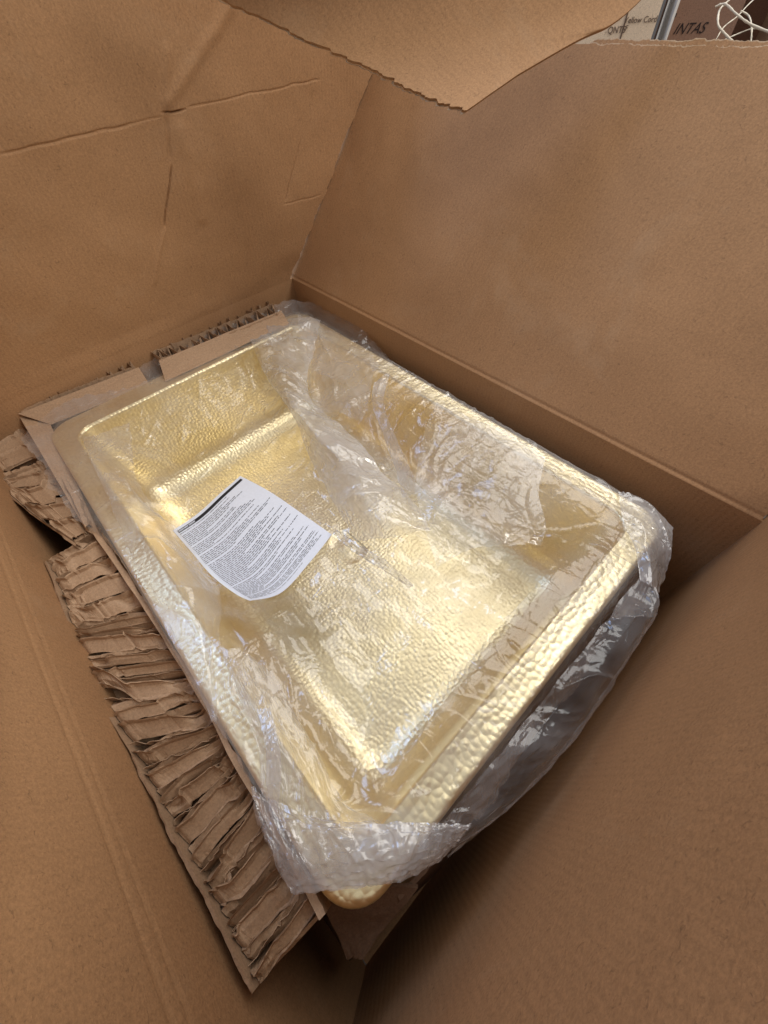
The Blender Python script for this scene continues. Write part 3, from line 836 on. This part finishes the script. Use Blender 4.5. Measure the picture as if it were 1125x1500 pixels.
for (a, b, h_, w_) in segs:
    d = b - a; L = np.hypot(*d); d = d / (L + 1e-9)
    m_ = L / 2 + .03; cxy = (a + b) / 2
    i0, i1 = np.searchsorted(fx[:, 0], (cxy[0] - m_, cxy[0] + m_)); j0, j1 = np.searchsorted(fy[0], (cxy[1] - m_, cxy[1] + m_))
    X = FP[i0:i1, j0:j1, 0]; Y = FP[i0:i1, j0:j1, 1]
    if X.size == 0: continue
    s_ = (X - a[0]) * d[0] + (Y - a[1]) * d[1]; t_ = -(X - a[0]) * d[1] + (Y - a[1]) * d[0]
    t_ = t_ + .002 * noise(s_ * 50, t_ * 0, 0, int(h_ * 1e5) % 91)
    hgt[i0:i1, j0:j1] = np.maximum(hgt[i0:i1, j0:j1], h_ * np.exp(-np.abs(t_) / w_) * ss(s_, -.002, L * .35 + .002) * (1 - ss(s_, L * .6, L + .004)))
FP[..., 2] += hgt
# keep the film just below the leaflet that lies on it
lim = np.hypot((FP[..., 0] - PC[0]) / .125, (FP[..., 1] - PC[1]) / .125)
wl = np.exp(-(lim / 1.02) ** 8); FP[..., 2] = FP[..., 2] * (1 - wl) + np.minimum(FP[..., 2], -.0825 + .1 * (FP[..., 2] + .08)) * wl
nf1, nf2 = fx.shape
Fq = gfaces(nf1, nf2)
cx_ = fx.reshape(-1)[Fq].mean(1); cy_ = fy.reshape(-1)[Fq].mean(1)
so = outer_sd(cx_, cy_)
lim_o = .030 + .0 * cx_
lim_o = np.where(cy_ < -.90, .062, lim_o)
lim_o = np.where(cx_ < OX0 - .001, .012 + .016 * ss(cy_, -.45, -.25), lim_o)
lim_o = np.where((cy_ > OY1), .030, lim_o)
lim_o = np.where((cx_ > OX1), .030, lim_o)
lim_o = lim_o + .010 * noise(cx_ * 22, cy_ * 22, 0, 7) + .005 * noise(cx_ * 70, cy_ * 70, 0, 9)
keep = so < lim_o
# near left corner: the mouth of the bag ends short of the sink corner
ca = at(425, 1310, ZF); cb = at(640, 1262, ZF)
sidec = (cx_ - ca[0]) * (cb[1] - ca[1]) - (cy_ - ca[1]) * (cb[0] - ca[0])
keep &= ~((sidec > -.0005) & (cx_ < -.46) & (cy_ < -.80)) if sidec[np.argmin((cx_ + .6) ** 2 + (cy_ + .95) ** 2)] > 0 else ~((sidec < .0005) & (cx_ < -.46) & (cy_ < -.80))
Fk = Fq[keep]
link_f = child(link('film_sheet', FP.reshape(-1, 3), Fk, M_film, smooth=True), bag)


def patch(name, outline_rows, mt, amp, seed, nu=60, nv=40, gather=0.0, fr=30, ang=45, stretch=.35):
    nu = int(nu * 1.7); nv = int(nv * 1.7)
    """rows of world points -> crumpled double film"""
    rows = [curve(r, nv) for r in outline_rows]
    rows = np.stack(rows); t = np.linspace(0, len(rows) - 1, nu); i = np.clip(t.astype(int), 0, len(rows) - 2); f = (t - i)[:, None, None]
    p0 = rows[np.clip(i - 1, 0, None)]; p1 = rows[i]; p2 = rows[i + 1]; p3 = rows[np.clip(i + 2, None, len(rows) - 1)]
    P = .5 * (2 * p1 + (p2 - p0) * f + (2 * p0 - 5 * p1 + 4 * p2 - p3) * f * f + (3 * p1 - p0 - 3 * p2 + p3) * f ** 3)
    X, Y = P[..., 0], P[..., 1]
    ux = np.linspace(0, 1, nu)[:, None]; vx = np.linspace(0, 1, nv)[None, :]
    ca_, sa_ = math.cos(R_(ang)), math.sin(R_(ang)); wx = X + .010 * noise(X * 25, Y * 25, 0, seed + 6); wy = Y + .010 * noise(X * 25, Y * 25, 0, seed + 7)
    wx, wy = (wx * ca_ + wy * sa_) * stretch, -wx * sa_ + wy * ca_
    h = 1.3 - 1.5 * np.abs(noise(wx * fr, wy * fr, 0, seed)) ** .8 - .45 * np.abs(noise(wx * fr * 2.1 + .5 * wy * fr, wy * fr * 2.1, 0, seed + 1)) ** .8
    h = h - gather * np.abs(noise(ux * 3 + 0 * vx, vx * 26 + 2 * noise(ux * 3, vx * 4, 0, seed + 4), 0, seed + 3))
    nu_, nv_ = nu, nv; P = P.copy(); P[..., 2] += amp * (h - .6)
    edge = .0012 * noise(ux * 20 + 0 * vx, vx * 20, 0, seed + 9); P[..., 0] += edge; P[..., 1] += edge
    return child(link(name, P.reshape(-1, 3), gfaces(nu, nv), mt, smooth=True), bag)


def A(*pts): return [at(*p) for p in pts]


# the mouth of the bag folded across the near corner
patch('hem', [A((368, 1150, -.036), (400, 1175, -.034), (470, 1200, -.032), (560, 1206, -.032), (640, 1206, -.032), (692, 1207, -.034)),
              A((374, 1195, -.034), (430, 1215, -.028), (500, 1225, -.026), (570, 1228, -.026), (630, 1226, -.028), (680, 1222, -.036)),
              A((395, 1250, -.034), (440, 1262, -.030), (500, 1268, -.028), (560, 1262, -.028), (620, 1250, -.032), (665, 1238, -.042)),
              A((424, 1311, -.040), (450, 1308, -.036), (500, 1302, -.034), (545, 1298, -.034), (600, 1285, -.040), (645, 1258, -.052))], M_hem, .0045, 3, 70, 90, gather=.9, fr=30, ang=80)
patch('hem', [A((374, 1196, -.0335), (470, 1206, -.027), (560, 1207, -.026), (640, 1207, -.028), (690, 1208, -.034)),
              A((404, 1262, -.030), (470, 1262, -.024), (560, 1258, -.023), (640, 1240, -.026), (672, 1232, -.038)),
              A((426, 1308, -.037), (480, 1303, -.032), (560, 1294, -.031), (620, 1276, -.040), (650, 1255, -.050))], M_fold, .003, 33, 60, 90, gather=.6, fr=36, ang=60)
# white tab at the right corner
patch('corner_tab', [A((905, 722, -.040), (912, 765, -.036), (930, 800, -.034), (938, 850, -.036)),
                     A((925, 724, -.034), (940, 765, -.030), (950, 805, -.030), (950, 858, -.034)),
                     A((955, 742, -.034), (965, 775, -.032), (968, 812, -.036), (960, 866, -.042)),
                     A((988, 771, -.040), (984, 800, -.040), (978, 835, -.046), (966, 868, -.056))], M_hem, .005, 13, 50, 50, fr=24)
# bulging side of the bag over the near long edge
patch('side_fold', [A((942, 838, -.045), (880, 920, -.045), (800, 1020, -.046), (720, 1120, -.046), (648, 1206, -.046)),
                    A((962, 862, -.036), (912, 935, -.036), (840, 1040, -.044), (755, 1130, -.046), (668, 1215, -.050)),
                    A((966, 890, -.042), (932, 948, -.046), (866, 1050, -.058), (770, 1160, -.060), (672, 1235, -.060)),
                    A((950, 915, -.070), (905, 985, -.080), (845, 1070, -.090), (760, 1170, -.090), (655, 1256, -.080))], M_film, .0055, 23, 70, 150, gather=.4, fr=26, ang=-45, stretch=.3)
# crumpled bunch running down the middle and its ribbons
patch('fold', [A((360, 478, -.035), (420, 465, -.035), (470, 470, -.038)), A((375, 520, -.040), (410, 530, -.028), (450, 560, -.048)),
               A((395, 560, -.045), (430, 590, -.022), (470, 600, -.052)), A((430, 610, -.050), (470, 640, -.020), (520, 640, -.050)),
               A((450, 660, -.055), (505, 680, -.025), (560, 690, -.050)), A((480, 720, -.060), (540, 740, -.030), (610, 740, -.055)),
               A((520, 790, -.065), (560, 785, -.045), (630, 780, -.060))], M_fold, .010, 43, 110, 46, fr=24, ang=-50)
patch('fold', [A((548, 560, -.030), (572, 545, -.030)), A((545, 590, -.032), (562, 590, -.026)), A((562, 640, -.036), (580, 640, -.022)), A((580, 690, -.04), (602, 690, -.024)),
               A((590, 730, -.048), (612, 722, -.034))], M_fold, .003, 47, 60, 10, fr=30)
patch('fold', [A((150, 690, -.040), (180, 700, -.036), (205, 735, -.050)), A((165, 745, -.040), (205, 755, -.036), (262, 778, -.064)), A((185, 800, -.040), (240, 800, -.036), (300, 836, -.070)),
               A((215, 868, -.040), (270, 850, -.034), (322, 866, -.072)), A((250, 935, -.040), (290, 920, -.034), (322, 925, -.058)), A((284, 1000, -.040), (302, 990, -.036), (320, 990, -.048)),
               A((312, 1056, -.042), (316, 1056, -.042), (319, 1060, -.044))], M_veil, .006, 53, 90, 60, fr=22, ang=-55)
patch('fold', [A((436, 462, -.036), (500, 490, -.034), (556, 532, -.036)), A((440, 500, -.042), (490, 520, -.040), (546, 552, -.036)), A((448, 545, -.050), (492, 560, -.046), (540, 585, -.038)), A((462, 600, -.055), (500, 606, -.052), (530, 618, -.046))], M_veil, .008, 63, 70, 60, fr=22, ang=60)
patch('fold', [A((640, 590, -.036), (720, 622, -.036), (800, 668, -.037)), A((620, 640, -.044), (700, 680, -.040), (790, 720, -.044)), A((610, 720, -.055), (690, 750, -.045), (800, 770, -.055)), A((640, 830, -.062), (700, 800, -.052), (790, 800, -.060))], M_veil, .005, 67, 90, 90, fr=20, ang=30)
patch('fold', [A((322, 955, -.044), (350, 950, -.046), (400, 985, -.066)), A((345, 1010, -.040), (390, 1030, -.042), (440, 1060, -.070)), A((372, 1080, -.039), (420, 1100, -.039), (470, 1110, -.064)), A((382, 1150, -.038), (430, 1160, -.037), (500, 1170, -.050)), A((376, 1200, -.036), (440, 1202, -.034), (560, 1206, -.034))], M_veil, .005, 73, 110, 80, gather=.6, fr=24, ang=-75)
patch('fold', [A((120, 640, -.038), (150, 634, -.036), (190, 618, -.038)), A((135, 680, -.038), (170, 690, -.045), (200, 700, -.06)), A((160, 730, -.038), (200, 740, -.050), (240, 760, -.075))], M_veil, .005, 83, 50, 50, fr=26, ang=-50)
patch('fold', [A((375, 1040, -.040), (395, 1035, -.040)), A((388, 1090, -.034), (408, 1090, -.030)), A((390, 1150, -.032), (412, 1140, -.030)), A((396, 1198, -.033), (404, 1200, -.032))], M_fold, .003, 57, 40, 12, fr=30)
patch('fold', [A((487, 782, -.070), (492, 776, -.068)), A((520, 810, -.062), (530, 800, -.058)), A((560, 835, -.06), (572, 826, -.056)), A((600, 862, -.066), (606, 858, -.064))], M_fold, .002, 59, 40, 10, fr=30)

# ------------------------------------------------------------------ the leaflet
leaf = empty('instruction_leaflet', 'white printed instruction sheet with a black heading bar lying on the plastic', 'leaflet', tuple(PC))
ZP = -.078
E_ab = curve(A((253, 777, ZP + .002), (290, 752, ZP), (322, 723, ZP), (352, 697, ZP)), 60)      # top edge, text start -> end
E_cd = curve(A((366, 880, ZP - .001), (412, 868, ZP + .004), (455, 822, ZP + .003), (486, 783, ZP)), 60)
E_l = curve(A((253, 777, ZP + .002), (280, 808, ZP), (310, 843, ZP), (345, 870, ZP), (366, 880, ZP - .001)), 60)
E_r = curve(A((352, 697, ZP), (395, 720, ZP), (442, 752, ZP), (486, 783, ZP)), 60)


def leafp(u, v):
    """u along a text line, v down the page"""
    u = np.asarray(u, float); v = np.asarray(v, float)
    def ev(C, t):
        k = np.clip(t * 59, 0, 59); i = np.clip(k.astype(int), 0, 58); f = (k - i)[..., None]; return C[i] * (1 - f) + C[i + 1] * f
    U, W = u[..., None], v[..., None]
    P = ev(E_ab, u) * (1 - W) + ev(E_cd, u) * W + ev(E_l, v) * (1 - U) + ev(E_r, v) * U
    P = P - (E_ab[0] * (1 - U) * (1 - W) + E_ab[-1] * U * (1 - W) + E_cd[0] * (1 - U) * W + E_cd[-1] * U * W)
    return P


uu, vv = np.meshgrid(np.linspace(0, 1, 50), np.linspace(0, 1, 60), indexing='ij')
P = leafp(uu, vv)
V, F = slab(P, .00025, (0, 0, 1)); child(link('paper', V, F, M_paper, smooth=False), leaf)


def leafquads(rects, name, mt, lift=.0003, nsub=1):
    V, F = [], []
    for (u0, u1, v0, v1) in rects:
        n = max(1, int((u1 - u0) * nsub))
        for k in range(n):
            a = u0 + (u1 - u0) * k / n; b = u0 + (u1 - u0) * (k + 1) / n
            q = leafp(np.array([a, b, b, a]), np.array([v0, v0, v1, v1])); q[:, 2] += lift
            i = len(V); V += q.tolist(); F.append((i, i + 1, i + 2, i + 3))
    return child(link(name, V, F, mt), leaf)


leafquads([(.05, .95, .042, .074)], 'heading_bar', M_ink, .0003, 20)
rects = []; heads = []
rl = random.Random(5)
vline = .085; vstep = .0138
para = {3: .5, 4: 0, 9: .3, 15: 0, 16: .6, 21: 0, 22: .4, 33: 0, 34: .5, 41: 0, 48: 0}
ln = 0
while vline < .93:
    ln += 1
    if ln in (2, 10, 16, 22, 40, 52): vline += vstep * .8
    ind = .05 if ln < 22 else .06
    end = ind + rl.uniform(.45, .88 if ln > 4 else .75)
    if ln % 7 == 0: end = ind + rl.uniform(.2, .5)
    u = ind
    while u < end:
        wl = rl.uniform(.012, .06)
        # letters of a word as thin strokes
        k = u
        while k < min(u + wl, end):
            h = rl.choice((.0044, .0044, .0062)); rects.append((k, k + .0054, vline + .0074 - h, vline + .0074)); k += .0068
        u += wl + .012
    vline += vstep
tx = leafquads(rects, 'printed_text', M_ink2, .0003); tx['kind'] = 'stuff'
rects = []; u = .062
while u < .26:
    wl = rl.uniform(.03, .07); k = u
    while k < u + wl: rects.append((k, k + .006, .050, .066)); k += .009
    u += wl + .012
tx = leafquads(rects, 'heading_text', M_paper, .0005); tx['kind'] = 'stuff'

# ------------------------------------------------------------------ what stands behind the box, top right
def carton(name, label, cx, cy, w_, d_, h_, rz, mt, z0=-.447):
    c = empty(name, label, 'box', (cx, cy, z0)); c.rotation_euler = (0, 0, R_(rz))
    t = .004
    for nm, b in (('side_panel', (-w_ / 2, w_ / 2, -d_ / 2, -d_ / 2 + t, 0, h_)), ('side_panel', (-w_ / 2, w_ / 2, d_ / 2 - t, d_ / 2, 0, h_)),
                  ('end_panel', (-w_ / 2, -w_ / 2 + t, -d_ / 2 + t, d_ / 2 - t, 0, h_)), ('end_panel', (w_ / 2 - t, w_ / 2, -d_ / 2 + t, d_ / 2 - t, 0, h_)),
                  ('top_flap', (-w_ / 2, w_ / 2, -d_ / 2, -.001, h_ + .001, h_ + .005)), ('top_flap', (-w_ / 2, w_ / 2, .001, d_ / 2, h_ + .001, h_ + .005))):
        V, F = boxmesh(*b); link(nm, V, F, mt, c)
    return c


def word(txt, size, parent, loc, rot, mt):
    cu = bpy.data.curves.new('print', 'FONT'); cu.body = txt; cu.size = size; cu.extrude = .0002
    o = bpy.data.objects.new('tmp', cu); S.collection.objects.link(o)
    dg = bpy.context.evaluated_depsgraph_get(); me = bpy.data.meshes.new_from_object(o.evaluated_get(dg))
    bpy.data.objects.remove(o)
    me.materials.clear(); me.materials.append(mt)
    q = bpy.data.objects.new('lettering', me); S.collection.objects.link(q); q.parent = parent
    q.location = loc; q.rotation_euler = [R_(a) for a in rot]
    return q


TH = -64.5; ta = np.array((math.cos(R_(TH)), math.sin(R_(TH)))); na = np.array((-ta[1], ta[0]))   # along and behind the row of cartons
def row(t, depth=0.0): return np.array((.9, -.3)) + ta * t + na * depth


def rowbox(name, label, t0, t1, z0, z1, mt, depth=0.0, dd=.4):
    c = row((t0 + t1) / 2, depth + dd / 2)
    return carton(name, label, c[0], c[1], t1 - t0, dd, z1 - z0, TH, mt, z0)


w_ = link('wall', *boxmesh(-3.0, 3.0, 0, .05, 0, 2.6), plain('grey_wall', (.16, .15, .15), .8)); w_['kind'] = 'structure'
w_.location = (*row(0, 1.3), -.447); w_.rotation_euler = (0, 0, R_(TH))
rowbox('carton', 'plain pale carton standing on the floor, under the printed pale one', -.50, -.02, -.447, .10, M_tan)
c1 = rowbox('carton', 'pale tan carton with small dark printed words, behind the open box', -.52, -.03, .106, .72, M_tan)
rowbox('carton', 'dark brown carton standing on the floor, under the one with the slanted print', .0, .20, -.447, .16, M_brown, .06)
c2 = rowbox('carton', 'dark brown carton with slanted dark letters, behind the torn upper edge', -.005, .135, .166, .60, M_brown, .06)
c3 = rowbox('carton', 'pale tan carton at the far right edge of the picture', .235, .60, -.447, .70, M_tan, .02)
rowbox('carton', 'pinkish beige carton stacked high in the gap at the back', .10, .34, .40, .66, plain('pinkish_board', (.42, .30, .25), .8), .32, .3)
rowbox('carton', 'dark carton filling the gap at the back, under the pinkish beige one', .10, .40, -.447, .394, M_brown, .34, .3)
wp = empty('plastic_wrap', 'narrow pale blue-white strip of plastic between two background cartons', 'plastic wrap', (*row(-.015, .03), -.447))
uu, vv = np.meshgrid(np.linspace(0, 1, 14), np.linspace(0, 1, 60), indexing='ij')
Pw = np.zeros(uu.shape + (3,)); q = row(-.028, .0); Pw[..., :2] = q + ta * (.008 + uu[..., None] * .024) + na * ((.012 + .008 * np.sin(uu * 9 + vv * 6) + .006 * noise(uu * 4, vv * 14))[..., None]); Pw[..., 2] = -.447 + vv * 1.1
V, F = slab(Pw, .001); child(link('sheet', V, F, M_white), wp)


def onrow(px, py, depth=0.0):
    d = ROT.T @ np.array([px - 562.5, py - 750, FPX]); O = np.array((*row(0, depth), 0)); n = np.array((*na, 0))
    return CAM + d * (((O - CAM) @ n) / (d @ n))


def words_on(c, depth, items, mt):
    for txt, px, py, hpx, shear in items:
        p = onrow(px, py, depth); p2 = onrow(px, py - 10, depth); size = hpx * np.linalg.norm(p2 - p) / 10 * 1.35
        loc = Matrix.Rotation(-R_(TH), 4, 'Z') @ Vector(p - np.array(c.location)); loc.y -= .0008
        o = word(txt, size, c, loc, (90, 0, 0), mt)
        if shear:
            for v in o.data.vertices: v.co.x = v.co.x + shear * v.co.y


M_print2 = plain('faint_print', (.16, .10, .07), .8)
words_on(c1, 0, [('QNTS', 889, 49, 10, 0), ('F', 915, 45, 8, 0), ('Yellow Cord', 914, 34, 9, 0), ('Made', 893, 30, 7, 0)], M_print2)
p = onrow(909, 52); pz = Matrix.Rotation(-R_(TH), 4, 'Z') @ Vector(p - np.array(c1.location))
V, F = boxmesh(pz.x, pz.x + .003, pz.y - .0012, pz.y - .0004, pz.z - .02, pz.z + .14); link('printed_line', V, F, M_print2, c1)
words_on(c2, .06, [('INTAS', 985, 50, 15, .35), ('9', 984, 28, 8, .35)], plain('dark_print', (.02, .008, .008), .7))

# twine: loose loops hanging over the torn edge
def tube(name, pts, r, mt, parent):
    C = curve(pts, 60); T = np.gradient(C, axis=0); T /= np.linalg.norm(T, axis=1, keepdims=True)
    u_ = np.cross(T, (0, .3, 1)); u_ /= np.linalg.norm(u_, axis=1, keepdims=True); v_ = np.cross(T, u_)
    a = np.linspace(0, 2 * math.pi, 8, endpoint=False)
    rr = r * (1 + .25 * noise(np.arange(60) * .5, 0, 0, 3))[:, None, None]
    P = C[:, None] + rr * (u_[:, None] * np.cos(a)[None, :, None] + v_[:, None] * np.sin(a)[None, :, None])
    F = [(i * 8 + j, i * 8 + (j + 1) % 8, (i + 1) * 8 + (j + 1) % 8, (i + 1) * 8 + j) for i in range(59) for j in range(8)]
    o = link(name, P.reshape(-1, 3), F, mt, smooth=True)
    return child(o, parent) if parent is not None else o


tw = empty('twine', 'loose loops of pale frayed twine behind the torn upper edge, top right', 'twine', (.30, -.70, .34))
for pts, r in ((((1048, 10, .46), (1062, 6, .455), (1078, 20, .45), (1100, 36, .44), (1135, 50, .43)), .0011),
               (((1066, 2, .46), (1054, 15, .46), (1052, 36, .45), (1062, 50, .445), (1074, 62, .44)), .0011),
               (((1100, 62, .44), (1101, 40, .45), (1097, 24, .46), (1085, 16, .46)), .0008),
               (((1048, 60, .45), (1060, 40, .455), (1080, 24, .46), (1095, 8, .46), (1110, -6, .46)), .0006),
               (((1058, 60, .46), (1080, 50, .46), (1104, 42, .455), (1130, 46, .45)), .0006),
               (((1066, 2, .46), (1072, -6, .47), (1078, -20, .48)), .0011)):
    tube('strand', [atd(q_[0], q_[1], q_[2] * 1.05) for q_ in pts], r, M_string, tw)
